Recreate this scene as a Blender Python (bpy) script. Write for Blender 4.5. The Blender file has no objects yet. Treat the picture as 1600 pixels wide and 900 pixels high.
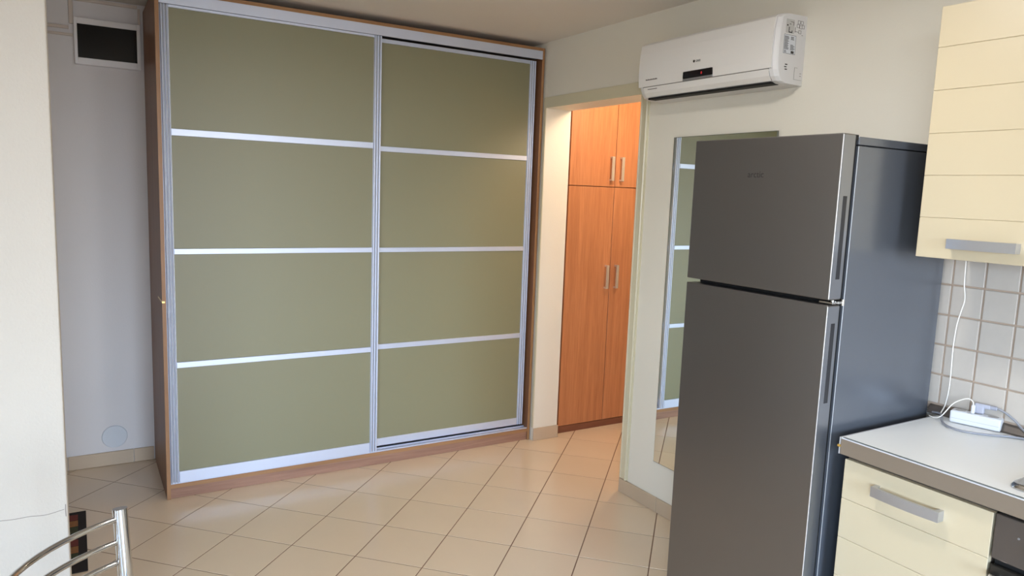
import bpy, bmesh, math, random
from mathutils import Vector, Matrix
random.seed(7)
scene = bpy.context.scene
C = scene.collection

# ------------------------------------------------------------------ camera
YAW, PITCH, ROLL, FPX = math.radians(31.1198), math.radians(7.4918), math.radians(2.1229), 1136.42
cam_d = bpy.data.cameras.new('camera')
cam = bpy.data.objects.new('camera', cam_d)
C.objects.link(cam)
fw = Vector((-math.cos(YAW) * math.cos(PITCH), math.sin(YAW) * math.cos(PITCH), -math.sin(PITCH)))
rt = Vector((math.sin(YAW), math.cos(YAW), 0))
upv = rt.cross(fw)
r2 = math.cos(ROLL) * rt + math.sin(ROLL) * upv
u2 = -math.sin(ROLL) * rt + math.cos(ROLL) * upv
M = Matrix((r2, u2, -fw)).transposed().to_4x4()
M.translation = Vector((4.6235, -2.5837, 1.6458))
cam.matrix_world = M
cam_d.sensor_width = 36.0
cam_d.lens = FPX / 1600 * 36.0
cam_d.clip_start = 0.05
scene.camera = cam

# ------------------------------------------------------------------ world: pale overcast sky
world = bpy.data.worlds.new('sky')
scene.world = world
world.use_nodes = True
nt = world.node_tree
nt.nodes.clear()
w_out = nt.nodes.new('ShaderNodeOutputWorld')
w_bg = nt.nodes.new('ShaderNodeBackground')
w_tc = nt.nodes.new('ShaderNodeTexCoord')
w_sep = nt.nodes.new('ShaderNodeSeparateXYZ')
w_ramp = nt.nodes.new('ShaderNodeValToRGB')
w_map = nt.nodes.new('ShaderNodeMapRange')
w_map.inputs[1].default_value = -1
w_map.inputs[2].default_value = 1
nt.links.new(w_tc.outputs['Generated'], w_sep.inputs[0])
nt.links.new(w_sep.outputs['Z'], w_map.inputs[0])
nt.links.new(w_map.outputs[0], w_ramp.inputs[0])
nt.links.new(w_ramp.outputs[0], w_bg.inputs[0])
nt.links.new(w_bg.outputs[0], w_out.inputs[0])
cr = w_ramp.color_ramp
cr.elements[0].position = 0.0
cr.elements[0].color = (0.10, 0.10, 0.09, 1)
cr.elements[1].position = 1.0
cr.elements[1].color = (0.40, 0.62, 1.0, 1)
for pos, col in ((0.485, (0.15, 0.15, 0.15, 1)), (0.505, (0.82, 0.90, 1.0, 1)), (0.56, (0.62, 0.79, 1.0, 1)), (0.63, (0.46, 0.68, 1.0, 1))):
    e = cr.elements.new(pos)
    e.color = col
w_bg.inputs[1].default_value = 27.0

scene.view_settings.view_transform = 'Standard'
scene.view_settings.look = 'None'
scene.view_settings.gamma = 1.0
scene.view_settings.use_curve_mapping = False
scene.view_settings.exposure = 0.25

# windows of the room (in the wall behind the camera): portals guide the sky light through them
WINX, YW = 9.0, -5.2
WINDOWS = [('x', -3.2, -0.8, 0.08, 2.4), ('y', 5.6, 8.4, 0.8, 2.4)]     # wall, from, to, sill, head
for wall_, a0, a1, z0, z1 in WINDOWS:
    ld = bpy.data.lights.new('window_portal', 'AREA')
    ld.shape = 'RECTANGLE'
    ld.cycles.is_portal = True
    lo = bpy.data.objects.new('window_portal', ld)
    C.objects.link(lo)
    if wall_ == 'x':
        ld.size, ld.size_y = z1 - z0, a1 - a0
        lo.location = (WINX + 0.15, (a0 + a1) / 2, (z0 + z1) / 2)
        lo.rotation_euler = (0, math.radians(90), 0)
    else:
        ld.size, ld.size_y = a1 - a0, z1 - z0
        lo.location = ((a0 + a1) / 2, YW - 0.15, (z0 + z1) / 2)
        lo.rotation_euler = (math.radians(90), 0, 0)

# ------------------------------------------------------------------ materials
def srgb(r, g, b):
    f = lambda c: (c / 12.92 if c <= 0.04045 else ((c + 0.055) / 1.055) ** 2.4)
    return (f(r / 255), f(g / 255), f(b / 255), 1)

MATS = {}
def mat(name, col, rough=0.5, metal=0.0, spec=0.5, coat=0.0, coat_rough=0.1, noise=0.0, nscale=6.0,
        bump=0.0, bscale=60.0, emit=None, estr=0.0, aniso=0.0, stretch=None):
    m = bpy.data.materials.new(name)
    m.use_nodes = True
    t = m.node_tree
    b = t.nodes['Principled BSDF']
    b.inputs['Base Color'].default_value = col
    b.inputs['Roughness'].default_value = rough
    b.inputs['Metallic'].default_value = metal
    b.inputs['Specular IOR Level'].default_value = spec
    b.inputs['Coat Weight'].default_value = coat
    b.inputs['Coat Roughness'].default_value = coat_rough
    b.inputs['Anisotropic'].default_value = aniso
    if emit:
        b.inputs['Emission Color'].default_value = emit
        b.inputs['Emission Strength'].default_value = estr
    tc = t.nodes.new('ShaderNodeTexCoord')
    src = tc.outputs['Object']
    if stretch:
        mp = t.nodes.new('ShaderNodeMapping')
        mp.inputs['Scale'].default_value = stretch
        t.links.new(src, mp.inputs[0])
        src = mp.outputs[0]
    if noise:
        n = t.nodes.new('ShaderNodeTexNoise')
        n.inputs['Scale'].default_value = nscale
        n.inputs['Detail'].default_value = 4
        t.links.new(src, n.inputs['Vector'])
        mx = t.nodes.new('ShaderNodeMix')
        mx.data_type = 'RGBA'
        mx.inputs[6].default_value = tuple(c * (1 - noise) for c in col[:3]) + (1,)
        mx.inputs[7].default_value = tuple(min(1, c * (1 + noise)) for c in col[:3]) + (1,)
        t.links.new(n.outputs['Fac'], mx.inputs[0])
        t.links.new(mx.outputs[2], b.inputs['Base Color'])
    if bump:
        n2 = t.nodes.new('ShaderNodeTexNoise')
        n2.inputs['Scale'].default_value = bscale
        n2.inputs['Detail'].default_value = 3
        t.links.new(src, n2.inputs['Vector'])
        bp = t.nodes.new('ShaderNodeBump')
        bp.inputs['Strength'].default_value = bump
        bp.inputs['Distance'].default_value = 0.004
        t.links.new(n2.outputs['Fac'], bp.inputs['Height'])
        t.links.new(bp.outputs[0], b.inputs['Normal'])
    MATS[name] = m
    return m

def wood(name, c1, c2, axis=2, rough=0.45, scale=1.0):
    m = bpy.data.materials.new(name)
    m.use_nodes = True
    t = m.node_tree
    b = t.nodes['Principled BSDF']
    b.inputs['Roughness'].default_value = rough
    tc = t.nodes.new('ShaderNodeTexCoord')
    mp = t.nodes.new('ShaderNodeMapping')
    s = [14.0 * scale] * 3
    s[axis] = 0.7 * scale
    mp.inputs['Scale'].default_value = s
    t.links.new(tc.outputs['Object'], mp.inputs[0])
    n = t.nodes.new('ShaderNodeTexNoise')
    n.inputs['Scale'].default_value = 2.2
    n.inputs['Detail'].default_value = 6
    n.inputs['Distortion'].default_value = 0.6
    t.links.new(mp.outputs[0], n.inputs['Vector'])
    n2 = t.nodes.new('ShaderNodeTexNoise')
    n2.inputs['Scale'].default_value = 11.0
    n2.inputs['Detail'].default_value = 3
    t.links.new(mp.outputs[0], n2.inputs['Vector'])
    ma = t.nodes.new('ShaderNodeMath')
    ma.operation = 'MULTIPLY_ADD'
    ma.inputs[1].default_value = 0.35
    t.links.new(n2.outputs['Fac'], ma.inputs[0])
    ma2 = t.nodes.new('ShaderNodeMath')
    ma2.operation = 'MULTIPLY'
    ma2.inputs[1].default_value = 0.65
    t.links.new(n.outputs['Fac'], ma2.inputs[0])
    t.links.new(ma2.outputs[0], ma.inputs[2])
    r = t.nodes.new('ShaderNodeValToRGB')
    r.color_ramp.elements[0].position = 0.33
    r.color_ramp.elements[0].color = c1
    r.color_ramp.elements[1].position = 0.67
    r.color_ramp.elements[1].color = c2
    t.links.new(ma.outputs[0], r.inputs[0])
    t.links.new(r.outputs[0], b.inputs['Base Color'])
    MATS[name] = m
    return m

M_WALL = mat('cream wall paint', srgb(237, 231, 217), 0.75, noise=0.015, nscale=2.5, bump=0.12, bscale=120)
M_WALLW = mat('white stucco paint', srgb(203, 196, 186), 0.8, noise=0.015, nscale=3, bump=0.5, bscale=110)
M_BACK = mat('alcove wall paint', srgb(230, 225, 224), 0.75, noise=0.015, nscale=2.5, bump=0.12, bscale=120)
M_CEIL = mat('ceiling paint', srgb(228, 220, 210), 0.85, noise=0.01, nscale=2)
M_FRAMEP = mat('gloss cream frame paint', srgb(220, 211, 182), 0.28, noise=0.01, nscale=4)
M_GROUT = mat('floor grout', srgb(124, 92, 72), 0.9, noise=0.05, nscale=20)
M_FTILE = mat('beige glazed floor tile', srgb(233, 212, 185), 0.22, spec=0.5, noise=0.05, nscale=3.0, bump=0.02, bscale=25)
M_BTILE = mat('beige skirting tile', srgb(200, 178, 152), 0.4, noise=0.05, nscale=8)
M_SIDEW = wood('wardrobe laminate', srgb(118, 78, 52), srgb(140, 97, 66), 2)
M_PLINTH = wood('wardrobe plinth laminate', srgb(138, 100, 82), srgb(168, 128, 106), 1)
M_EDGE = wood('wardrobe edge laminate', srgb(150, 108, 70), srgb(172, 128, 88), 1)
M_EDGEV = wood('wardrobe edge laminate upright', srgb(150, 108, 70), srgb(172, 128, 88), 2)
M_ALU = mat('satin aluminium', (0.66, 0.71, 0.85, 1), 0.45, metal=0.55)
M_ALUD = mat('aluminium groove', (0.30, 0.30, 0.31, 1), 0.45, metal=0.7)
M_GLASSP = mat('olive lacquered glass', srgb(130, 126, 94), 0.5, spec=1.0)
M_BLACK = mat('black parts and gaps', srgb(14, 13, 13), 0.7)  # plain black for outlet, gasket, feet, hinge and oven housing
M_CLOSET = wood('hall closet laminate', srgb(176, 112, 72), srgb(204, 138, 94), 2, 0.42, 1.0)
M_CKICK = wood('hall closet kick laminate', srgb(120, 72, 52), srgb(140, 88, 64), 1)
M_HANDLE = mat('satin nickel handle', (0.72, 0.70, 0.68, 1), 0.35, metal=0.85)
M_ACW = mat('white appliance plastic', srgb(236, 233, 229), 0.38, noise=0.005, nscale=3)
M_ACS = mat('grey white plastic', srgb(222, 220, 219), 0.42)
M_SILV = mat('silver plastic', srgb(150, 150, 152), 0.35, metal=0.4)
M_DISP = mat('black glossy display', srgb(12, 9, 11), 0.12)
M_LED = mat('red display digit', (0.4, 0.01, 0.02, 1), 0.4, emit=(1.0, 0.06, 0.06, 1), estr=0.6)
M_INK = mat('dark print', srgb(52, 48, 46), 0.6)
M_INKG = mat('grey print', srgb(120, 114, 110), 0.6)
M_STEEL = mat('brushed stainless steel', (0.225, 0.215, 0.212, 1), 0.34, metal=0.9, bump=0.03, bscale=40, stretch=(60, 1, 1))
M_STEELE = mat('steel door edge', (0.30, 0.32, 0.36, 1), 0.38, metal=0.9)
M_FSIDE = mat('grey painted steel', srgb(112, 117, 126), 0.26, metal=0.5)
M_CHROME = mat('chrome', (0.56, 0.56, 0.56, 1), 0.10, metal=1.0)
M_MIRROR = mat('silvered mirror', (0.82, 0.86, 0.82, 1), 0.01, metal=1.0)
M_MEDGE = mat('mirror edge glass', srgb(92, 92, 78), 0.3)
M_CREAM = mat('cream cabinet lacquer', srgb(209, 195, 165), 0.38, noise=0.012, nscale=5)
M_CARC = mat('cabinet carcass', srgb(84, 73, 63), 0.55)  # darkened so the gap beside the fridge reads as deep shade
M_TOP = mat('pale laminate worktop', srgb(238, 239, 238), 0.28, spec=0.5, noise=0.01, nscale=4)
M_TEDGE = mat('taupe metal worktop edge', srgb(140, 127, 112), 0.42, metal=0.25)
M_WTRIM = mat('dark upstand trim', srgb(92, 84, 78), 0.35, metal=0.3)
M_WTILE = mat('grey beige wall tile', srgb(196, 188, 178), 0.34, noise=0.06, nscale=22, bump=0.05, bscale=60)
M_WGROUT = mat('brown wall grout', srgb(186, 166, 148), 0.85)
M_OVEN = mat('dark grey brown oven enamel', srgb(92, 84, 78), 0.35, metal=0.3)
M_OVENG = mat('black oven glass', srgb(40, 38, 34), 0.12)
M_WPLAST = mat('white plastic', srgb(216, 219, 224), 0.35)
M_SOCK = mat('socket recess grey', srgb(172, 172, 172), 0.5)
M_GPLUG = mat('grey plug plastic', srgb(172, 174, 188), 0.4)
M_GCAB = mat('grey cable', srgb(146, 148, 156), 0.45)
M_WCAB = mat('white cable', srgb(238, 234, 226), 0.45)
M_GOLD = mat('brass screw', (0.75, 0.52, 0.16, 1), 0.3, metal=1.0)
M_RUG = mat('black mat fabric', srgb(36, 30, 30), 0.95, bump=0.3, bscale=300)
M_RUGR = mat('red mat weave', srgb(112, 50, 44), 0.95, noise=0.35, nscale=60)
M_RUGT = mat('tan mat weave', srgb(148, 102, 62), 0.95, noise=0.35, nscale=60)
M_RUGG = mat('green mat weave', srgb(62, 66, 44), 0.95, noise=0.35, nscale=60)
M_TRUNK = mat('ivory trunking plastic', srgb(214, 200, 188), 0.5)
M_PANELF = mat('panel frame plastic', srgb(240, 236, 236), 0.4)
M_SMOKE = mat('smoked panel window', srgb(9, 9, 11), 0.1, spec=0.35)
M_SEAT = mat('black seat vinyl', srgb(30, 28, 28), 0.5)
M_CRACK = mat('plaster crack', srgb(150, 142, 134), 0.9)
M_WINF = mat('white window frame', srgb(236, 236, 234), 0.4)

m = bpy.data.materials.new('window glass')
m.use_nodes = True
t = m.node_tree
t.nodes.clear()
o_ = t.nodes.new('ShaderNodeOutputMaterial')
mxs = t.nodes.new('ShaderNodeMixShader')
tr = t.nodes.new('ShaderNodeBsdfTransparent')
gl = t.nodes.new('ShaderNodeBsdfGlossy')
gl.inputs['Roughness'].default_value = 0.02
mxs.inputs[0].default_value = 0.06
t.links.new(tr.outputs[0], mxs.inputs[1])
t.links.new(gl.outputs[0], mxs.inputs[2])
t.links.new(mxs.outputs[0], o_.inputs[0])
M_WGLASS = m

# ------------------------------------------------------------------ geometry helpers (world coordinates)
def bx(bm, x0, x1, y0, y1, z0, z1, bev=0.0, seg=2):
    r = bmesh.ops.create_cube(bm, size=1.0)
    vs = r['verts']
    for v in vs:
        v.co = Vector((x0 + (v.co.x + .5) * (x1 - x0), y0 + (v.co.y + .5) * (y1 - y0), z0 + (v.co.z + .5) * (z1 - z0)))
    if bev > 0:
        es = list({e for v in vs for e in v.link_edges})
        bmesh.ops.bevel(bm, geom=es, offset=bev, segments=seg, profile=0.5, affect='EDGES')
    return bm

def nb():
    return bmesh.new()

def box(x0, x1, y0, y1, z0, z1, bev=0.0, seg=2):
    return bx(nb(), x0, x1, y0, y1, z0, z1, bev, seg)

def obj(name, bm, material, parent=None, smooth=False, **props):
    me = bpy.data.meshes.new(name)
    bmesh.ops.recalc_face_normals(bm, faces=bm.faces[:])
    bm.to_mesh(me)
    bm.free()
    return mobj(name, me, material, parent, smooth, **props)

def mobj(name, me, material, parent=None, smooth=False, **props):
    if material is not None and not me.materials:
        me.materials.append(material)
    if smooth:
        for p in me.polygons:
            p.use_smooth = True
    o = bpy.data.objects.new(name, me)
    C.objects.link(o)
    if parent is not None:
        adopt(o, parent)
    for k, v in props.items():
        o[k] = v
    return o

ORIG = {}
def adopt(o, parent):
    o.parent = parent
    o.matrix_parent_inverse = Matrix.Translation(-ORIG.get(parent.name, Vector((0, 0, 0))))

def thing(name, label, cat, loc, group=None, kind=None):
    o = bpy.data.objects.new(name, None)
    o.empty_display_size = 0.1
    C.objects.link(o)
    o.location = loc
    ORIG[o.name] = Vector(loc)
    if label:
        o['label'] = label
    if cat:
        o['category'] = cat
    if group:
        o['group'] = group
    if kind:
        o['kind'] = kind
    return o

def poly_prism(bm, pts, axis, a0, a1):
    """extrude a 2D outline along an axis; pts are the two other coordinates in x,y,z order"""
    def mk(p, a):
        c = list(p)
        c.insert(axis, a)
        return bm.verts.new(c)
    A = [mk(p, a0) for p in pts]
    B = [mk(p, a1) for p in pts]
    n = len(pts)
    for i in range(n):
        bm.faces.new((A[i], A[(i + 1) % n], B[(i + 1) % n], B[i]))
    bm.faces.new(A[::-1])
    bm.faces.new(B)
    return bm

def tube(bm, pts, r, seg=10, cap=True, rx=None):
    """round tube through points (Catmull-Rom already applied by the caller)"""
    pts = [Vector(p) for p in pts]
    rings = []
    up0 = None
    for i, p in enumerate(pts):
        d = (pts[min(i + 1, len(pts) - 1)] - pts[max(i - 1, 0)]).normalized()
        if up0 is None:
            up0 = Vector((0, 0, 1)) if abs(d.z) < 0.9 else Vector((1, 0, 0))
        s = d.cross(up0)
        if s.length < 1e-5:
            s = d.cross(Vector((0, 1, 0)))
        s.normalize()
        up0 = s.cross(d).normalized()
        ring = []
        for k in range(seg):
            a = 2 * math.pi * k / seg
            ring.append(bm.verts.new(p + s * math.cos(a) * (rx or r) + up0 * math.sin(a) * r))
        rings.append(ring)
    for a, b in zip(rings, rings[1:]):
        for k in range(seg):
            bm.faces.new((a[k], a[(k + 1) % seg], b[(k + 1) % seg], b[k]))
    if cap:
        for f_ in (bm.faces.new(rings[0][::-1]), bm.faces.new(rings[-1])):
            for e_ in f_.edges:
                e_.smooth = False
    return bm

def spline(ps, n=8):
    ps = [Vector(p) for p in ps]
    ps = [ps[0] * 2 - ps[1]] + ps + [ps[-1] * 2 - ps[-2]]
    out = []
    for i in range(1, len(ps) - 2):
        for k in range(n):
            t_ = k / n
            a, b, c, d = ps[i - 1], ps[i], ps[i + 1], ps[i + 2]
            out.append(0.5 * ((2 * b) + (c - a) * t_ + (2 * a - 5 * b + 4 * c - d) * t_ ** 2 + (3 * b - a - 3 * c + d) * t_ ** 3))
    out.append(ps[-2])
    return out

def cyl(bm, c, r, h, axis=2, seg=32, r2=None):
    c = Vector(c)
    r2 = r if r2 is None else r2
    A, B = [], []
    for k in range(seg):
        a = 2 * math.pi * k / seg
        def q(rr, off):
            v = [rr * math.cos(a), rr * math.sin(a)]
            v.insert(axis, off)
            return bm.verts.new(c + Vector(v))
        A.append(q(r, 0))
        B.append(q(r2, h))
    for k in range(seg):
        bm.faces.new((A[k], A[(k + 1) % seg], B[(k + 1) % seg], B[k]))
    bm.faces.new(A[::-1])
    bm.faces.new(B)
    return bm

def text_mesh(name, body, size, mtx, material, parent, extrude=0.0004):
    cu = bpy.data.curves.new(name, 'FONT')
    cu.body = body
    cu.size = size
    cu.extrude = extrude
    cu.align_x = 'CENTER'
    to = bpy.data.objects.new(name + '_tmp', cu)
    C.objects.link(to)
    bpy.context.view_layer.update()
    dg = bpy.context.evaluated_depsgraph_get()
    me = bpy.data.meshes.new_from_object(to.evaluated_get(dg))
    bpy.data.objects.remove(to)
    bpy.data.curves.remove(cu)
    me.transform(mtx)
    me.materials.clear()
    return mobj(name, me, material, parent)

def struct(name, bm, material, parent=None, smooth=False):
    return obj(name, bm, material, parent, smooth, kind='structure')

# ------------------------------------------------------------------ room shell
ZC = 2.584
YL = -3.6
T = 0.19
DX0, DX1, DZ = 0.686, 1.596, 2.18

floor = struct('floor', box(-0.15, WINX + .2, YW - .2, 1.75, -0.12, -0.0011), M_GROUT)
tm = bpy.data.meshes.new('floor_tile')
tb = box(-.1576, .1576, -.1576, .1576, -0.02, 0.0, 0.0008, 1)
tb.to_mesh(tm)
tb.free()
tm.materials.append(M_FTILE)
TH, TX, TY, S = 2.3647, 0.5238, -0.4155, 0.32
ea = Vector((-math.cos(TH), math.sin(TH), 0))
eb = Vector((math.sin(TH), math.cos(TH), 0))
ang = math.atan2(ea.y, ea.x)
for k in range(-14, 26):
    for j in range(-14, 26):
        p = Vector((TX, TY, 0)) + ea * S * (k + .5) + eb * S * (j + .5)
        main = -0.28 < p.x < 5.4 and (YL - .05 if p.x < 1.7 else -4.3) < p.y < 0.22
        hall = 0.3 < p.x < 2.6 and 0.0 < p.y < 1.6
        if main or hall:
            o = bpy.data.objects.new('tile', tm)
            C.objects.link(o)
            o.location = p
            o.rotation_euler = (0, 0, ang)
            o.parent = floor

struct('ceiling', box(-0.15, WINX + .2, YW - .2, 1.75, ZC, ZC + .12), M_CEIL)

# right wall with the doorway
b = nb()
bx(b, -0.15, DX0, 0, T, 0, ZC)
bx(b, DX1, WINX + .2, 0, T, 0, ZC)
bx(b, DX0, DX1, 0, T, DZ, ZC)
wall_right = struct('wall_right', b, M_WALL)
struct('wall_back', box(-0.15, 0, YL - .15, 0, 0, ZC), M_BACK)
struct('wall_entry', box(0, 1.74, YL - .15, YL, 0, ZC), M_WALL)
def window_wall(name, lo_, hi_, wins, place):
    """wall with openings; place(u0,u1,d0,d1,z0,z1) gives the box limits, d = depth into the wall"""
    b = nb()
    u = lo_
    for a0, a1, z0, z1 in wins:
        bx(b, *place(u, a0, 0, .2, 0, ZC))
        bx(b, *place(a0, a1, 0, .2, 0, z0))
        bx(b, *place(a0, a1, 0, .2, z1, ZC))
        u = a1
    bx(b, *place(u, hi_, 0, .2, 0, ZC))
    struct(name, b, M_WALL)
    for a0, a1, z0, z1 in wins:
        b = nb()
        f = 0.06
        am = (a0 + a1) / 2
        for p0, p1 in ((a0, a0 + f), (a1 - f, a1), (am - f / 2, am + f / 2)):
            bx(b, *place(p0, p1, .05, .11, z0, z1))
        for p0, p1 in ((a0 + f, am - f / 2), (am + f / 2, a1 - f)):
            bx(b, *place(p0, p1, .05, .11, z0, z0 + f))
            bx(b, *place(p0, p1, .05, .11, z1 - f, z1))
        WIN_N.append(1)
        wdo = struct('window_%d' % len(WIN_N), b, M_WINF)
        for p0, p1 in ((a0 + f, am - f / 2), (am + f / 2, a1 - f)):
            obj('glass_pane', box(*place(p0, p1, .078, .082, z0 + f, z1 - f)), M_WGLASS, wdo)
WIN_N = []
window_wall('wall_front', YW, 0, [w_[1:] for w_ in WINDOWS if w_[0] == 'x'], lambda u0, u1, d0, d1, z0, z1: (WINX + d0, WINX + d1, u0, u1, z0, z1))
window_wall('wall_left', 1.74, WINX, [w_[1:] for w_ in WINDOWS if w_[0] == 'y'], lambda u0, u1, d0, d1, z0, z1: (u0, u1, YW - d1, YW - d0, z0, z1))
# hallway behind the doorway
struct('wall_hall_back', box(-0.15, 0, T, 1.75, 0, ZC), M_WALL)
struct('wall_hall_far', box(0, 2.75, 1.6, 1.75, 0, ZC), M_WALL)
struct('wall_hall_side', box(2.6, 2.75, T, 1.6, 0, ZC), M_WALL)

# stub wall in the left foreground
XS = 1.90
b = box(XS - .16, XS, YW, -2.638, 0, ZC, 0.006, 3)
stub = struct('wall_stub', b, M_WALLW)
b = nb()
cp = [(-2.648, .545), (-2.70, .536), (-2.745, .5395), (-2.79, .5385), (-2.84, .542), (-2.92, .545)]
tube(b, spline([(XS + .0004, y, z) for y, z in cp], 5), 0.0011, 5)
tube(b, spline([(XS + .0006, -2.6435, .562), (XS + .0006, -2.6445, .545), (XS + .0006, -2.6435, .52)], 4), 0.0014, 5)
obj('plaster_crack', b, M_CRACK, stub)

# door frame of painted steel round the opening
b = nb()
bx(b, DX1, 1.664, -0.007, 0.002, 0.081, 2.247, .002)
bx(b, .662, DX0, -0.005, 0.002, 0.088, 2.247, .0015)
bx(b, DX0, DX1, -0.007, 0.002, DZ, 2.247, .002)
tube(b, [(1.651, -.009, .083), (1.651, -.009, 2.244)], .0085, 12)
tube(b, [(1.604, -.006, .083), (1.604, -.006, 2.18)], .005, 10)
struct('trim_1', b, M_FRAMEP, smooth=False)

# skirting: separate beige tiles
def skirting(name, spans, fn):
    root = thing(name, None, None, (0, 0, 0), kind='structure')
    for a0, a1 in spans:
        obj('tile', fn(a0 + .0012, a1 - .0012), M_BTILE, root)
skirting('baseboard_back', [(-3.59, -3.325), (-3.325, -2.995), (-2.995, -2.665), (-2.665, -2.335), (-2.335, -2.228)],
         lambda a, c: box(0.0005, .011, a, c, 0.001, .08, .0015, 1))
skirting('baseboard_right', [(1.598, 1.908), (1.908, 2.238), (2.238, 2.568), (2.568, 2.898), (2.898, 3.228)],
         lambda a, c: box(a, c, -.0115, -.0005, 0.001, .079, .0015, 1))
skirting('baseboard_doorway', [(-0.004, .196)], lambda a, c: box(DX0 + .0005, DX0 + .010, a, c, 0.001, .085, .0015, 1))

# ------------------------------------------------------------------ wall tiles over the worktop
PX, PZ = 3.279, 0.9655
bed = obj('grout_bed', box(3.2, 4.6, -.0065, -.0005, .94, 1.50), M_WGROUT, wall_right)
wt = bpy.data.meshes.new('wall_tile')
q = box(-.0494, .0494, -.004, .004, -.0497, .0497, .002, 2)
q.to_mesh(wt)
q.free()
wt.materials.append(M_WTILE)
for i in range(-1, 12):
    for j in range(0, 5):
        o = bpy.data.objects.new('tile', wt)
        C.objects.link(o)
        o.location = (PX + .1047 * (i + .5), -.0085, PZ + .1052 * (j + .5))
        o.parent = wall_right

# ------------------------------------------------------------------ sliding wardrobe
WX = 0.655
Y0, Y1 = -2.2245, -0.010
HW = 2.548
wd = thing('sliding_wardrobe', 'large sliding wardrobe with olive glass panels in silver frames', 'wardrobe', (0.33, (Y0 + Y1) / 2, 0))
obj('side_panel', box(0.006, WX, Y0, Y0 + .018, 0.001, HW, .0008, 1), M_SIDEW, wd)
obj('side_panel', box(0.006, WX, Y1 - .018, Y1, 0.001, HW, .0008, 1), M_SIDEW, wd)
obj('edge_band', box(WX, WX + .0012, Y0, Y0 + .018, 0.001, HW), M_EDGEV, wd)
obj('edge_band', box(WX, WX + .0012, Y1 - .018, Y1, 0.001, HW), M_EDGEV, wd)
obj('top_panel', box(0.006, WX + .001, Y0 + .018, Y1 - .018, HW - .018, HW), M_EDGE, wd)
obj('back_panel', box(0.006, .016, Y0 + .018, Y1 - .018, .08, HW - .018), M_SIDEW, wd)
obj('bottom_panel', box(0.016, WX - .001, Y0 + .018, Y1 - .018, .057, .078), M_EDGE, wd)
obj('plinth', box(WX - .03, WX - .008, Y0 + .018, Y1 - .018, 0.001, .057), M_PLINTH, wd)
obj('fascia', box(WX - .004, WX + .006, Y0 + .018, Y1 - .018, 2.478, 2.5295, .001, 1), M_ALU, wd)
b = nb()
bx(b, WX - .09, WX - .004, Y0 + .018, Y1 - .018, 2.489, 2.5295)
obj('top_track', b, M_ALUD, wd)
b = nb()
bx(b, WX - .085, WX - .006, Y0 + .02, Y1 - .02, .0785, .0815)
bx(b, WX - .048, WX - .044, Y0 + .02, Y1 - .02, .0815, .0885)
bx(b, WX - .008, WX - .004, Y0 + .02, Y1 - .02, .0785, .0865)
obj('bottom_track', b, M_ALU, wd)
obj('latch', box(WX - .20, WX + .0035, Y0 - .0005, Y0 + .012, 1.033, 1.042), M_GOLD, wd)

def sliding_door(xf, ya, yb, wa, wb, zb, zt, bot_h, top_h, rails):
    """frame of two fluted stiles and a bottom and top rail; ya/yb outer edges; wa/wb stile widths; rails = (z0, z1)"""
    b = nb()
    for y0, y1 in ((ya, ya + wa), (yb - wb, yb)):
        w_ = (y1 - y0)
        bx(b, xf - .028, xf - .010, y0, y1, zb, zt)
        for k in range(3):      # three rounded ribs
            c = y0 + w_ * (k + .5) / 3
            r = w_ / 6 * .80
            poly_prism(b, [(xf - .011 + (.011 * math.sin(a)), c + r * math.cos(a))
                           for a in [math.pi * i / 8 for i in range(9)]], 2, zb, zt)
    d = obj('sliding_door', b, M_ALU, wd)
    for y0, y1 in ((ya, ya + wa), (yb - wb, yb)):
        for k in (1, 2):
            c = y0 + (y1 - y0) * k / 3
            obj('groove', box(xf - .0105, xf - .0065, c - .0019, c + .0019, zb + .001, zt - .001), M_ALUD, d)
    fl = nb()
    bx(fl, xf - .022, xf - .003, ya + wa, yb - wb, zb, zb + bot_h, .0012, 1)
    obj('bottom_rail', fl, M_ALU, d)
    obj('top_rail', box(xf - .022, xf - .004, ya + wa, yb - wb, zt - top_h, zt), M_ALU, d)
    zs = [zb + bot_h]
    for z0, z1 in rails:
        obj('rail', box(xf - .022, xf - .002, ya + wa, yb - wb, z0, z1, .0012, 1), M_ALU, d)
        zs += [z0, z1]
    zs.append(zt - top_h)
    for i in range(0, len(zs), 2):
        obj('glass_panel', box(xf - .016, xf - .009, ya + wa, yb - wb, zs[i] + .0005, zs[i + 1] - .0005), M_GLASSP, d)
    return d
sliding_door(WX + .001, -2.2045, -1.084, .041, .046, .083, 2.4765, .060, .0115, [(.693, .723), (1.276, 1.304), (1.861, 1.894)])
sliding_door(WX - .038, -1.135, -.041, .046, .046, .1015, 2.472, .046, .021, [(.696, .726), (1.272, 1.299), (1.850, 1.879)])

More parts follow.
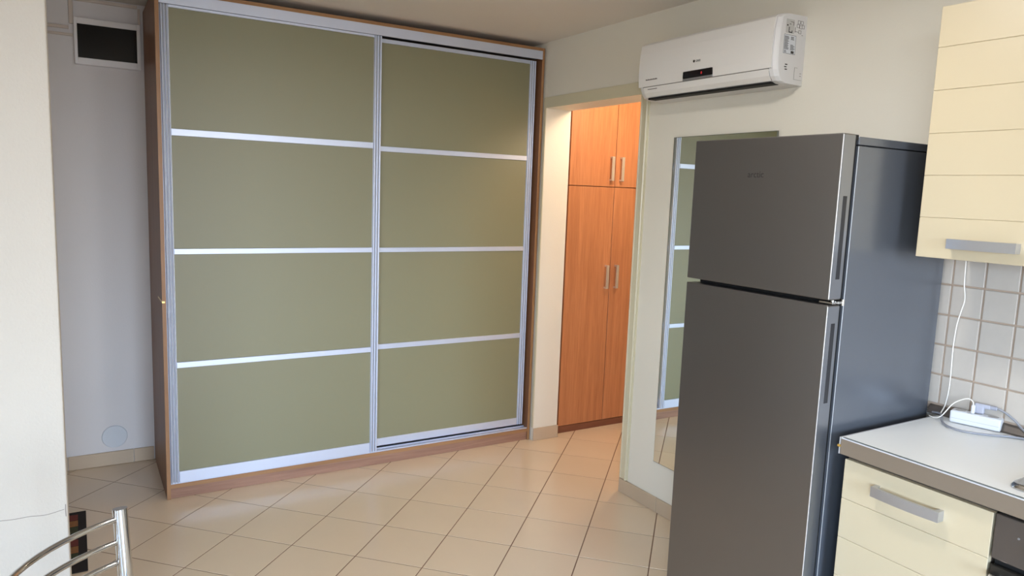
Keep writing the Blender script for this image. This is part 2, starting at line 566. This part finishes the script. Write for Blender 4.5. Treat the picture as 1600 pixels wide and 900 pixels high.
# ------------------------------------------------------------------ closet in the hallway
CXF = 0.638
cl = thing('hall_closet', 'tall orange-brown wooden closet standing in the hallway', 'closet', (.32, .64, 0))
b = nb()
bx(b, 0.006, CXF - .02, .198, .216, 0.001, 2.5)
bx(b, 0.006, CXF - .02, 1.08, 1.098, 0.001, 2.5)
bx(b, 0.006, CXF - .02, .216, 1.08, 2.482, 2.5)
bx(b, 0.006, .016, .216, 1.08, .05, 2.482)
bx(b, 0.016, CXF - .021, .216, 1.08, 1.697, 1.715)
bx(b, 0.016, CXF - .021, .216, 1.08, .056, .072)
obj('carcass', b, M_CKICK, cl)
obj('kick_board', box(CXF - .012, CXF - .001, .2, 1.096, 0.001, .048), M_CKICK, cl)
def closet_door(y0, y1, z0, z1, hy, hz0, hz1):
    d = obj('door', box(CXF - .018, CXF, y0, y1, z0, z1, .0012, 1), M_CLOSET, cl)
    h = nb()
    bx(h, CXF + .020, CXF + .029, hy - .011, hy + .011, hz0, hz1, .002, 2)
    bx(h, CXF, CXF + .021, hy - .009, hy + .009, hz0, hz0 + .012)
    bx(h, CXF, CXF + .021, hy - .009, hy + .009, hz1 - .012, hz1)
    obj('handle', h, M_HANDLE, d)
GY = .6175
closet_door(.2355, GY - .0025, .0515, 1.7035, GY - .039, 1.004, 1.168)
closet_door(GY + .0025, 1.096, .0515, 1.7035, GY + .047, 1.004, 1.168)
closet_door(.2355, GY - .0025, 1.7085, 2.495, GY - .039, 1.748, 1.912)
closet_door(GY + .0025, 1.096, 1.7085, 2.495, GY + .047, 1.748, 1.912)

# ceiling lamp in the hallway
LX, LY = 1.36, .45
lp = thing('hall_ceiling_lamp', 'warm glowing ceiling lamp in the hallway beyond the doorway', 'lamp', (LX, LY, ZC))
obj('base', cyl(nb(), (LX, LY, ZC - .022), .07, .0215, seg=32), M_WPLAST, lp)
m = mat('warm lamp glass', (1, .85, .65, 1), .4, emit=(1.0, .77, .55, 1), estr=9.0)
b = nb()
bmesh.ops.create_uvsphere(b, u_segments=28, v_segments=14, radius=.10,
                          matrix=Matrix.Translation((LX, LY, ZC - .022 - .055)) @ Matrix.Diagonal((1, 1, .55, 1)))
obj('lamp_shade', b, m, lp, smooth=True)
ld = bpy.data.lights.new('hall_lamp_light', 'POINT')
ld.energy = 20.0
ld.color = (1.0, .77, .55)
ld.shadow_soft_size = .09
lo = bpy.data.objects.new('hall_lamp_light', ld)
C.objects.link(lo)
lo.location = (LX, LY, ZC - .24)

# flush ceiling lamp over the kitchen, just above the picture
KLX, KLY = 3.2, -1.25
kl = thing('kitchen_ceiling_lamp', 'round flush ceiling lamp above the kitchen side of the room', 'lamp', (KLX, KLY, ZC))
b = nb()
cyl(b, (KLX, KLY, ZC - .04), .165, .0395, 2, 40)
obj('rim', b, M_WPLAST, kl)
obj('diffuser', cyl(nb(), (KLX, KLY, ZC - .0415), .15, .001, 2, 40), mat('lit lamp diffuser', (1, 1, 1, 1), .5, emit=(1.0, .965, .91, 1), estr=60.0), kl)

# ------------------------------------------------------------------ mirror
mr = thing('wall_mirror', 'frameless rectangular wall mirror partly hidden behind the fridge', 'mirror', (2.18, 0, .265))
def tilt(bm):       # right edge stands about a centimetre off the wall
    bmesh.ops.rotate(bm, verts=bm.verts[:], cent=(1.8615, -.0005, 0), matrix=Matrix.Rotation(math.radians(-1.0), 3, 'Z'))
    return bm
obj('backing', tilt(box(1.8615, 2.5005, -.0045, -.0005, .2655, 1.9465)), M_MEDGE, mr)
obj('mirror_glass', tilt(box(1.864, 2.498, -.0062, -.0047, .268, 1.944)), M_MIRROR, mr)

# ------------------------------------------------------------------ air conditioner
AX0, AX1 = 1.758, 2.587
ac = thing('air_conditioner', 'white split air conditioner mounted on the wall above the mirror', 'air conditioner', ((AX0 + AX1) / 2, 0, 2.12))
prof = [(.0005, 2.398), (.128, 2.395), (.150, 2.388), (.163, 2.376), (.170, 2.335), (.173, 2.28), (.173, 2.215), (.168, 2.172),
        (.158, 2.147), (.142, 2.130), (.118, 2.122), (.0005, 2.120)]
def acsec(x, dd, dz):
    out = []
    for d, z in prof:
        d2 = d if d < .01 else max(d - dd, .02)
        out.append((x, -d2, 2.259 + (z - 2.259) * (1 - dz)))
    return out
secs = [acsec(AX0, .022, .02), acsec(AX0 + .006, .014, .006), acsec(AX0 + .02, .003, 0), acsec(AX0 + .04, 0, 0), acsec(AX1 - .03, 0, 0),
        acsec(AX1 - .014, .004, 0), acsec(AX1 - .004, .013, .004), acsec(AX1, .019, .012)]
b = nb()
rows = [[b.verts.new(p) for p in s] for s in secs]
n = len(prof)
for a, c in zip(rows, rows[1:]):
    for i in range(n):
        b.faces.new((a[i], a[(i + 1) % n], c[(i + 1) % n], c[i]))
b.faces.new(rows[0][::-1])
b.faces.new(rows[-1])
obj('body', b, M_ACS, ac)
def skin(x0, x1, pts, th):
    """curved plate: outline pts (d,z) offset outwards by th, from x0 to x1"""
    o1 = [(-d, z) for d, z in pts]
    o2 = [(-(d + th), z) for d, z in pts][::-1]
    return poly_prism(nb(), o1 + o2, 0, x0, x1)
obj('front_panel', skin(AX0 + .012, AX1 - .016, [(.150, 2.387), (.163, 2.376), (.170, 2.335), (.173, 2.28), (.173, 2.215), (.170, 2.1785)], .004), M_ACW, ac)
fp = obj('louvre_flap', skin(AX0 + .045, AX1 - .032, [(.167, 2.1755), (.158, 2.149), (.144, 2.131)], .004), M_ACW, ac)
obj('seam', skin(AX0 + .04, AX1 - .03, [(.166, 2.1795), (.1655, 2.1745)], .0035), M_INKG, ac)
for xs in (AX0 + .0435, AX1 - .0320):
    obj('seam', skin(xs, xs + .0015, [(.1665, 2.1755), (.1575, 2.149), (.1435, 2.131)], .0025), M_INKG, ac)
obj('air_outlet', box(AX0 + .055, AX1 - .035, -.146, -.10, 2.1195, 2.1285), M_BLACK, ac)
dsp = obj('display', box(2.078, 2.258, -.1815, -.171, 2.186, 2.2185, .004, 2), M_DISP, ac)
obj('silver_strip', box(2.078, 2.258, -.1795, -.169, 2.1775, 2.1865, .001, 1), M_SILV, ac)
FT = Matrix(((1, 0, 0, 0), (0, 0, -1, 0), (0, 1, 0, 0), (0, 0, 0, 1)))        # text plane XY -> XZ facing -Y
text_mesh('digit', '0', .016, Matrix.Translation((2.196, -.1818, 2.196)) @ FT, M_LED, dsp, .0002)
text_mesh('lettering', 'GREE', .0125, Matrix.Translation((2.167, -.1775, 2.2535)) @ FT, M_INK, ac)
obj('emblem', cyl(nb(), (2.142, -.1780, 2.258), .006, .0008, 1, 20), M_INK, ac)
b = nb()
for k in range(14):
    bx(b, 1.823 + k * .0058, 1.823 + k * .0058 + .0042, -.1778, -.1766, 2.2065, 2.2065 + (.0045 if k % 3 else .006))
obj('small_print', b, M_INKG, ac)
b = nb()
for k in range(12):
    bx(b, 1.832 + k * .0056, 1.832 + k * .0056 + .004, -.1705, -.1692, 2.1635, 2.1665)
obj('small_print', b, M_INKG, fp)
# side of the unit: stickers, vent slots, hatch
sx = AX1 + .0003
lab = obj('rating_label', box(sx - .0004, sx + .0006, -.131, -.060, 2.238, 2.312), M_WPLAST, ac)
b = nb()
for k in range(12):
    z = 2.303 - k * .0044
    bx(b, sx + .0006, sx + .0010, -.128, -.128 + random.uniform(.02, .031), z, z + .0022)
    if k not in (3, 4, 5, 6):
        bx(b, sx + .0006, sx + .0010, -.091, -.091 + random.uniform(.016, .027), z, z + .0022)
bx(b, sx + .0006, sx + .0010, -.086, -.068, 2.241, 2.251)
bx(b, sx + .0006, sx + .0010, -.127, -.113, 2.242, 2.2445)
bx(b, sx + .0006, sx + .0010, -.127, -.115, 2.2475, 2.250)
for zz in (2.2385, 2.3115):
    bx(b, sx + .0006, sx + .0009, -.131, -.060, zz - .0006, zz + .0006)
for yy in (-.1307, -.0603):
    bx(b, sx + .0006, sx + .0009, yy - .0005, yy + .0005, 2.2385, 2.3115)
obj('label_print', b, M_INK, lab)
lab2 = obj('instruction_sticker', box(sx - .0004, sx + .0005, -.124, -.076, 2.318, 2.372), mat('sticker grey', srgb(196, 194, 190), .5), ac)
b = nb()
bx(b, sx + .0005, sx + .0009, -.120, -.112, 2.345, 2.350)
bx(b, sx + .0005, sx + .0009, -.108, -.104, 2.322, 2.342)
bx(b, sx + .0005, sx + .0009, -.108, -.086, 2.320, 2.324)
bx(b, sx + .0005, sx + .0009, -.090, -.086, 2.322, 2.330)
bx(b, sx + .0005, sx + .0009, -.104, -.096, 2.352, 2.3545)
bx(b, sx + .0005, sx + .0009, -.100, -.080, 2.362, 2.3635)
bx(b, sx + .0005, sx + .0009, -.082, -.080, 2.350, 2.3635)
obj('sticker_print', b, M_INK, lab2)
b = nb()
def ring_yz(bm, cy, cz, w, h, t_=.0012):
    bx(bm, sx - .0003, sx + .0006, cy - w, cy + w, cz + h - t_, cz + h)
    bx(bm, sx - .0003, sx + .0006, cy - w, cy + w, cz - h, cz - h + t_)
    bx(bm, sx - .0003, sx + .0006, cy - w, cy - w + t_, cz - h, cz + h)
    bx(bm, sx - .0003, sx + .0006, cy + w - t_, cy + w, cz - h, cz + h)
for cy, cz in ((-.048, 2.367), (-.030, 2.367), (-.052, 2.352), (-.036, 2.350), (-.022, 2.352), (-.040, 2.330)):
    ring_yz(b, cy, cz, .0075, .0068)
bx(b, sx - .0003, sx + .0006, -.070, -.068, 2.325, 2.345)
bx(b, sx - .0003, sx + .0006, -.070, -.046, 2.328, 2.3295)
bx(b, sx - .0003, sx + .0006, -.028, -.020, 2.318, 2.3195)
obj('terminal_marks', b, M_INKG, ac)
b = nb()
for k, (yy, zz) in enumerate(((-.106, 2.1965), (-.110, 2.187), (-.106, 2.1775))):
    bx(b, sx - .0003, sx + .0007, yy - .007, yy + .007, zz - .0021, zz + .0021, .0008, 1)
obj('vent_slots', b, M_INK, ac)
b = nb()
t_ = .0009
bx(b, sx - .0003, sx + .0005, -.054, -.054 + t_, 2.142, 2.190)
bx(b, sx - .0003, sx + .0005, -.054, -.036, 2.1891, 2.190)
bx(b, sx - .0003, sx + .0005, -.054, -.008, 2.142, 2.1429)
bx(b, sx - .0003, sx + .0005, -.020, -.012, 2.168, 2.170)
bx(b, sx - .0003, sx + .0005, -.020, -.012, 2.158, 2.160)
obj('hatch_outline', b, M_INKG, ac)

# ------------------------------------------------------------------ fridge
FX0, FX1, FY = 2.682, 3.271, -.6643
KF = 1.0146          # the cabinet is 59.5 cm wide and stands close to the wall
def FP(x, y, z):
    return (4.6235 + (x - 4.6235) * KF, -2.5837 + (y + 2.5837) * KF, z if z < .065 else 1.6458 + (z - 1.6458) * KF)
def fbx(bm, x0, x1, y0, y1, z0, z1, bev=0.0, seg=2):
    p, q_ = FP(x0, y0, z0), FP(x1, y1, z1)
    return bx(bm, p[0], q_[0], p[1], q_[1], p[2], q_[2], bev, seg)
def fbox(*a):
    return fbx(nb(), *a)
fr = thing('fridge', 'tall stainless steel two-door fridge freezer beside the kitchen worktop', 'fridge', (2.952, -.32, 0))
obj('body', fbox(FX0 + .003, FX1, -.590, -.062, .03, 1.820, .003, 2), M_FSIDE, fr)
obj('top_cover', fbox(FX0 + .003, FX1 + .0005, -.591, -.062, 1.8225, 1.8465, .003, 2), M_FSIDE, fr)
obj('edge_line', tube(nb(), [FP(FX1 - .0005, -.5895, .08), FP(FX1 - .0005, -.5895, 1.818)], .0013, 8), mat('body edge highlight', (0.6, 0.64, 0.7, 1), .3, metal=.6), fr)  # added bright rod standing in for the highlight along the body edge
obj('gasket', fbox(FX0 + .012, FX1 - .008, -.6075, -.5905, .06, 1.835), M_BLACK, fr)
obj('foot_bar', fbox(FX0 + .02, FX1 - .02, -.57, -.53, .001, .03), M_BLACK, fr)
obj('foot_bar', fbox(FX0 + .02, FX1 - .02, -.10, -.06, .001, .03), M_BLACK, fr)
M_GRIP = mat('grip grey', srgb(38, 39, 44), .5)
M_EDGE_GLINT = mat('door edge highlight', (0.85, 0.86, 0.88, 1), 0.25, metal=0.6)  # pale colour standing in for window light caught on the door corner
def fdoor(z0, z1, h0, h1):
    d = obj('door', fbox(FX0, FX1, FY, -.6085, z0, z1, .0035, 3), M_STEEL, fr)
    obj('edge_strip', fbox(FX1 - .001, FX1 + .0008, FY + .004, -.6095, z0 + .004, z1 - .004), M_STEELE, d)
    obj('edge_line', tube(nb(), [FP(FX1 - .0007, FY + .0007, z0 + .004), FP(FX1 - .0007, FY + .0007, z1 - .004)], .0016, 8), M_EDGE_GLINT, d)  # added rod: the corner highlight put in as bright colour
    # recessed grip on the hinge-free side
    obj('grip', fbox(FX1 - .002, FX1 + .0016, -.6425, -.6235, h0, h1, .0012, 2), M_GRIP, d)
    return d
up_d = fdoor(1.3605, 1.852, 1.423, 1.671)
fdoor(.062, 1.3445, 1.041, 1.289)
text_mesh('lettering', 'arctic', .030, Matrix.Translation(FP(2.962, FY - .0006, 1.7235)) @ FT, M_INK, up_d, .0003)
hg = nb()
fbx(hg, FX1 - .05, FX1 - .002, -.640, -.612, 1.3465, 1.3535, .001, 1)
cyl(hg, FP(FX1 - .012, -.628, 1.3465), .006, .012, 2, 14)
fbx(hg, FX1 - .012, FX1 + .004, -.622, -.5895, 1.3475, 1.3565, .0015, 2)
cyl(hg, FP(FX1 + .002, -.5985, 1.343), .006, .019, 2, 14)
obj('middle_hinge', hg, M_CHROME, fr)
obj('top_hinge', fbox(FX1 - .05, FX1 - .002, -.612, -.59, 1.835, 1.851, .001, 1), M_BLACK, fr)

# ------------------------------------------------------------------ kitchen: base unit, worktop, oven, hob, wall unit
def bar_handle(parent, x0, x1, z0, z1, yf, arch=.028):
    b_ = nb()
    nseg = 12
    pts = []
    # gently bowed front bar, thick ends returning to the door
    outer = [(x0 + (x1 - x0) * i / nseg, yf - arch - .006 * math.sin(math.pi * i / nseg)) for i in range(nseg + 1)]
    inner = [(x, y + .010) for x, y in outer]
    inner[0] = (x0, yf)
    inner[-1] = (x1, yf)
    ring = outer + [(x1, yf), (x1 - .012, yf)] + [(x, y) for x, y in inner[-2:0:-1]] + [(x0 + .012, yf), (x0, yf)]
    poly_prism(b_, ring, 2, z0, z1)
    h_ = obj('handle', b_, M_HANDLE_K, parent)
    return h_
M_HANDLE_K = mat('satin grey handle', (0.52, 0.53, 0.56, 1), .32, metal=.8)

KX0, KX1 = 3.304, 3.734
bc = thing('base_cabinet', 'cream base cabinet with grooved front and grey bar handle under the worktop', 'cabinet', (3.52, -.28, 0))
b = nb()
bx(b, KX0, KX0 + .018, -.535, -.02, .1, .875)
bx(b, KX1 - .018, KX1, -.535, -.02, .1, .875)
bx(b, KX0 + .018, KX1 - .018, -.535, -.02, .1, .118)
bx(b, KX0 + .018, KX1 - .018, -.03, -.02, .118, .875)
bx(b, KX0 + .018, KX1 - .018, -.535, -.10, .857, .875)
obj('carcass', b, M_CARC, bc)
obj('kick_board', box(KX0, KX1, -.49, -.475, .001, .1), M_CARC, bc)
dr = obj('door', box(KX0 + .001, KX1 - .001, -.5515, -.5355, .110, .8625), M_CREAM, bc)
zt = .864
k = 0
while zt > .12:
    z0 = max(zt - .1265, .108)
    obj('board', box(KX0, KX1, -.555, -.5495, z0 + .0004, zt - .0004, .0012, 1), M_CREAM, dr)
    zt = z0
bar_handle(dr, 3.412, 3.612, .789, .8195, -.555)

wtop = thing('kitchen_worktop', 'pale laminate worktop with taupe metal edge next to the fridge', 'worktop', (3.75, -.29, .881))
WT0, WT1 = 3.297, 4.5
obj('slab', box(WT0, WT1, -.572, -.010, .884, .9335, .001, 1), M_TOP, wtop)
obj('front_edge', box(WT0 + .002, WT1, -.5775, -.5721, .8815, .931, .001, 1), M_TEDGE, wtop)
b = nb()
bx(b, WT0 + .003, WT1, -.578, -.5755, .9305, .9330)
obj('edge_line', b, M_WPLAST, wtop)
obj('edge_groove', box(WT0 + .004, WT1, -.5725, -.566, .9333, .9341), mat('groove grey', srgb(96, 104, 104), .4), wtop)
obj('end_cap', box(WT0 - .004, WT0, -.5775, -.012, .8805, .9342, .001, 1), mat('end cap aluminium', srgb(198, 198, 200), .35, metal=.5), wtop)
b = nb()
cyl(b, (WT0 - .006, -.5785, .907), .0045, .004, 0, 14)
cyl(b, (WT0 + .000, -.5805, .907), .004, .004, 1, 14)
obj('screw', b, M_GOLD, wtop)
b = nb()
poly_prism(b, [(-.0135, .9340), (-.034, .9340), (-.034, .940), (-.0225, .957), (-.0135, .962)], 0, WT0 - .042, WT1)
obj('worktop_upstand', b, M_WTRIM, None, label='dark trim strip between the worktop and the wall tiles', category='trim strip')

ov = thing('built_in_oven', 'dark grey built-in oven beside the cream base cabinet', 'oven', (4.04, -.28, 0))
obj('housing', box(3.742, 4.338, -.535, -.03, .10, .872), M_BLACK, ov)
obj('control_panel', box(3.740, 4.340, -.556, -.536, .744, .8655, .003, 2), M_OVEN, ov)
d = obj('door', box(3.741, 4.339, -.556, -.536, .13, .7265, .003, 2), M_OVENG, ov)
h = nb()
tube(h, [(3.755, -.585, .705), (4.325, -.585, .705)], .008, 12)
bx(h, 3.753, 3.767, -.585, -.556, .699, .711)
bx(h, 4.313, 4.327, -.585, -.556, .699, .711)
obj('handle', h, M_CHROME, d)
for kx in (3.87, 3.95, 4.03, 4.11, 4.19):
    kn = nb()
    cyl(kn, (kx, -.5565, .805), .021, -.018, 1, 24, .018)
    obj('knob', kn, M_OVENG, ov)
obj('silver_dot', cyl(nb(), (3.799, -.5562, .821), .003, -.0015, 1, 12), M_SILV, ov)  # small silver dot on the control panel
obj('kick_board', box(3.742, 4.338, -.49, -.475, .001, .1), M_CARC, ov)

hb = thing('gas_hob', 'stainless steel hob set into the worktop at the picture edge', 'hob', (4.04, -.29, .934))
b = nb()
o_l = []
for cx_, cy_, a0 in ((3.741 + .03, -.527 + .03, 180), (4.33 - .03, -.527 + .03, 270), (4.33 - .03, -.05 - .03, 0), (3.741 + .03, -.05 - .03, 90)):
    for i in range(7):
        a = math.radians(a0 + 15 * i)
        o_l.append((cx_, cy_, math.cos(a), math.sin(a)))
def ringv(r_, z):
    return [b.verts.new((cx_ + r_ * ca, cy_ + r_ * sa, z)) for cx_, cy_, ca, sa in o_l]
R = [ringv(.030, .9345), ringv(.030, .938), ringv(.024, .9465), ringv(.016, .9485), ringv(.004, .943)]
for p_, q_ in zip(R, R[1:]):
    for i in range(len(p_)):
        b.faces.new((p_[i], p_[(i + 1) % len(p_)], q_[(i + 1) % len(p_)], q_[i]))
b.faces.new(R[-1])
b.faces.new(R[0][::-1])
obj('hob_plate', b, M_CHROME, hb, smooth=True)
for cx_, cy_ in ((3.91, -.40), (3.91, -.17), (4.17, -.40), (4.17, -.17)):
    b = nb()
    cyl(b, (cx_, cy_, .943), .045, .010, 2, 28, .04)
    cyl(b, (cx_, cy_, .953), .032, .006, 2, 28, .028)
    obj('burner', b, M_OVENG, hb)

uc = thing('wall_cabinet', 'cream wall cabinet with grooved door and grey bar handle above the tiles', 'cabinet', (3.53, -.17, 1.494))
UX0, UX1, UY = 3.3255, 3.7255, -.3314
b = nb()
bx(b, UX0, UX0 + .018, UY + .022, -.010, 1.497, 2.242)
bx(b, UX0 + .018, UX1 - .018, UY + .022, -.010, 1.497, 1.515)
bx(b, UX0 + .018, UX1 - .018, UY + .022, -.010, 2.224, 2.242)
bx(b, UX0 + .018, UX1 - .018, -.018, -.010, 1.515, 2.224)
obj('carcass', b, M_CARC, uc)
obj('side_panel', box(UX1 - .018, UX1, UY + .022, -.010, 1.497, 2.242), M_CREAM, uc)
d = obj('door', box(UX0 + .001, UX1 - .001, UY + .0035, UY + .0205, 1.495, 2.2435), M_CREAM, uc)
zz = [1.494, 1.6165, 1.744, 1.870, 1.998, 2.1245, 2.244]
for z0, z1 in zip(zz, zz[1:]):
    obj('board', box(UX0, UX1, UY, UY + .0055, z0 + .0004, z1 - .0004, .0012, 1), M_CREAM, d)
bar_handle(d, 3.429, 3.618, 1.527, 1.556, UY)

# ------------------------------------------------------------------ power strip and cables on the worktop
ZT = .9345
ps = thing('power_strip', 'white three-socket power strip lying on the worktop against the tiles', 'power strip', (3.42, -.06, ZT))
PA = Vector((3.357, -.0835, 0))          # front-left foot
PD = Vector((.142, .036, 0))
PL = PD.length
pd = PD.normalized()
pn = Vector((-pd.y, pd.x, 0))
def pmat():
    return Matrix(((pd.x, pn.x, 0, PA.x), (pd.y, pn.y, 0, PA.y), (0, 0, 1, ZT), (0, 0, 0, 1)))
PM = pmat()
PW, PH = .046, .041
b = box(0, PL, 0, PW, .001, PH, .005, 3)
b.transform(PM)
obj('body', b, M_WPLAST, ps)
b = box(.004, PL - .004, -.0004, .001, .0165, .0175)
b.transform(PM)
obj('seam', b, M_SOCK, ps)
for k, u in enumerate((.026, .073, .120)):
    b = nb()
    cyl(b, (u, PW / 2, PH - .001), .0185, .0018, 2, 28)
    b.transform(PM)
    so = obj('socket', b, M_WPLAST, ps)
    b = nb()
    cyl(b, (u, PW / 2, PH + .0006), .0155, .0006, 2, 28)
    b.transform(PM)
    obj('recess', b, M_SOCK, so)
def P(u, v_, w_):
    return PM @ Vector((u, v_, w_))
# slim white charger plug with its thin cable
pl = thing('white_plug_cable', 'thin white cable arching to a slim white plug in the power strip', 'cable', tuple(P(.060, .01, PH + .001)))
b = box(.058, .069, .006, .018, PH + .0012, PH + .030, .003, 2)
b.transform(PM)
obj('plug', b, M_WPLAST, pl)
top = P(.063, .012, PH + .028)
cv = spline([top, P(.060, .012, PH + .040), P(.048, .012, PH + .047), P(.028, .010, PH + .040), P(.004, .004, PH + .020),
             P(-.024, -.001, .014), P(-.046, .004, .003), P(-.064, .016, .0027)], 8)
obj('cord', tube(nb(), cv, .0019, 8), M_WCAB, pl, smooth=True)
# grey plug with grey cable running off to the right
gp = thing('grey_plug_cable', 'grey angled plug in the power strip with a grey cable running right', 'cable', tuple(P(.085, .03, PH + .001)))
b = nb()
bx(b, .062, .092, .022, .040, PH + .0012, PH + .032, .005, 2)
bx(b, .062, .110, .024, .038, PH + .020, PH + .035, .005, 2)
b.transform(PM)
gpo = obj('plug', b, M_GPLUG, gp)
g0 = P(.108, .031, PH + .028)
cv = spline([g0, P(.125, .031, PH + .029), P(.150, .028, PH + .022), P(.175, .022, PH + .008), P(.205, .0, -.014 + PH), P(.25, -.05, .014), P(.31, -.11, .0045), P(.37, -.12, .0045)], 8)
for p_ in cv:
    p_.y = min(p_.y, -.022)
obj('cord', tube(nb(), cv, .0036, 10), M_GCAB, gp, smooth=True)
b = nb()
for k in range(4):
    bx(b, .1105 + k * .0042, .1125 + k * .0042, .0245, .0375, PH + .0215, PH + .0345, .002, 1)
bx(b, .108, .127, .0262, .0358, PH + .0232, PH + .0328, .002, 1)
b.transform(PM)
obj('strain_relief', b, M_GPLUG, gp)
# grey lead of the strip itself, looping in front of it
lead = thing('grey_strip_lead', 'grey lead looping across the worktop in front of the power strip', 'cable', (3.4, -.12, ZT))
cv = spline([(3.275, -.034, ZT + .0045), (3.312, -.055, ZT + .012), (3.330, -.080, ZT + .008), (3.355, -.120, ZT + .0042), (3.395, -.155, ZT + .0042),
             (3.445, -.160, ZT + .0042), (3.500, -.120, ZT + .0042), (3.545, -.070, ZT + .0042), (3.60, -.046, ZT + .0042), (3.68, -.045, ZT + .0042)], 8)
obj('cord', tube(nb(), cv, .0036, 10), M_GCAB, lead, smooth=True)
# white cable hanging down the tiles
hc = thing('hanging_white_cable', 'white cable hanging from the wall cabinet down the kitchen tiles', 'cable', (3.31, -.02, .96))
cv = spline([(3.3195, -.018, 1.5), (3.3195, -.02, 1.473), (3.323, -.022, 1.40), (3.331, -.023, 1.345), (3.322, -.022, 1.296), (3.3135, -.020, 1.25), (3.3105, -.020, 1.17), (3.3135, -.020, 1.047), (3.3075, -.021, .975), (3.306, -.040, .945)], 8)
obj('cord', tube(nb(), cv, .0022, 8), M_WCAB, hc, smooth=True)

# ------------------------------------------------------------------ alcove: distribution panel, trunking, round cover
ep = thing('electrical_panel', 'white framed electrical panel with dark window high on the alcove wall', 'electrical panel', (0, -2.397, 2.235))
b = nb()
bx(b, .0005, .020, -2.5535, -2.2400, 2.2345, 2.4745, .004, 2)
obj('housing', b, M_PANELF, ep)
b = nb()
bx(b, .0201, .030, -2.5535, -2.538, 2.2345, 2.4745, .002, 1)
bx(b, .0201, .030, -2.2585, -2.2400, 2.2345, 2.4745, .002, 1)
bx(b, .0201, .030, -2.538, -2.2585, 2.4425, 2.4745, .002, 1)
bx(b, .0201, .030, -2.538, -2.2585, 2.2345, 2.2695, .002, 1)
d = obj('door_frame', b, M_PANELF, ep)
obj('dark_window', box(.0203, .026, -2.538, -2.2585, 2.2695, 2.4425), M_SMOKE, d)
def duct(label, x1, y0, y1, z0, z1):
    o_ = obj('cable_trunking', box(.0005, x1, y0, y1, z0, z1, .003, 2), M_TRUNK)
    o_['label'] = label
    o_['category'] = 'trunking'
    o_['group'] = 'cable trunking round the electrical panel'
duct('upright ivory trunking rising from the electrical panel to the ceiling', .014, -2.574, -2.553, 2.440, ZC - .001)
duct('upper of two short ivory trunking runs left of the electrical panel', .014, -3.58, -2.576, 2.411, 2.428)
duct('lower of two short ivory trunking runs left of the electrical panel', .014, -3.58, -2.558, 2.376, 2.390)
duct('long ivory trunking under the ceiling above the electrical panel', .014, -2.552, -2.252, 2.560, 2.577)
duct('thin ivory trunking dropping to the right end of the electrical panel', .012, -2.2495, -2.2375, 2.476, 2.562)
rc = thing('round_wall_cover', 'round white plastic cover on the wall above the skirting', 'wall cover', (0, -2.431, .166))
obj('disc', cyl(nb(), (.0005, -2.431, .1665), .066, .006, 0, 48, .063), M_WPLAST, rc)

# ------------------------------------------------------------------ door mat behind the stub wall
mt = thing('door_mat', 'black door mat with woven red tan and green patches on the floor', 'mat', (.945, -2.95, 0))
RX0, RX1, RY0, RY1 = .627, 1.266, -3.35, -2.588
obj('mat_base', box(RX0, RX1, RY0, RY1, .0005, .007, .002, 1), M_RUG, mt)
cols = [M_RUGR, M_RUGT, M_RUGG, M_RUG, M_RUGR, M_RUGT, M_RUGG, M_RUG]
nrow = 8
for r_ in range(nrow):
    x0 = RX0 + .035 + r_ * (RX1 - RX0 - .07) / nrow
    for c_ in range(6):
        y1 = RY1 - .030 - c_ * .115
        m_ = cols[(r_ + c_ * 3) % 8]
        if m_ is M_RUG:
            continue
        obj('patch', box(x0 + .003, x0 + (RX1 - RX0 - .07) / nrow - .003, y1 - .10, y1 - .004, .0068, .0082), m_, mt)

# ------------------------------------------------------------------ chrome chair in the left foreground
ch = thing('chrome_chair', 'chrome tube chair with curved back bars in front of the white wall', 'chair', (2.95, -2.45, 0))
A = Vector((2.735, -2.516, 0))
cd = Vector((math.cos(math.radians(-36)), math.sin(math.radians(-36)), 0))      # across the back
sd = Vector((-cd.y, cd.x, 0))                                                   # towards the sitter
if sd.y < 0:
    sd = -sd
BW = .40
B = A + cd * BW
ZCH = .862
def post(base, nm):
    pts = [base + sd * .05 + Vector((0, 0, .0)), base + sd * .035 + Vector((0, 0, .30)), base + sd * .02 + Vector((0, 0, .50)), base + Vector((0, 0, ZCH))]
    b_ = tube(nb(), spline(pts, 6), .0125, 20, True, .0165)
    obj(nm, b_, M_CHROME, ch, smooth=True)
post(A, 'back_post')
post(B, 'back_post')
for zb in (.838, .780, .728, .676):
    pts = []
    for i in range(13):
        u = i / 12
        pts.append(A + cd * BW * u - sd * (.055 * 4 * u * (1 - u)) + Vector((0, 0, zb)))
    obj('back_bar', tube(nb(), pts, .0068, 14), M_CHROME, ch, smooth=True)
for q_ in (A + cd * .01, B - cd * .01):
    f = q_ + sd * .40
    obj('front_leg', tube(nb(), spline([f + Vector((0, 0, .0)), f - sd * .01 + Vector((0, 0, .43))], 3), .0125, 16), M_CHROME, ch, smooth=True)
    obj('seat_rail', tube(nb(), [q_ + sd * .022 + Vector((0, 0, .43)), f + Vector((0, 0, .43))], .010, 14), M_CHROME, ch, smooth=True)
b = box(-.005, BW + .005, .02, .43, 0, .045, .015, 3)
b.transform(Matrix(((cd.x, sd.x, 0, A.x), (cd.y, sd.y, 0, A.y), (0, 0, 1, .4405), (0, 0, 0, 1))))
obj('seat', b, M_SEAT, ch)
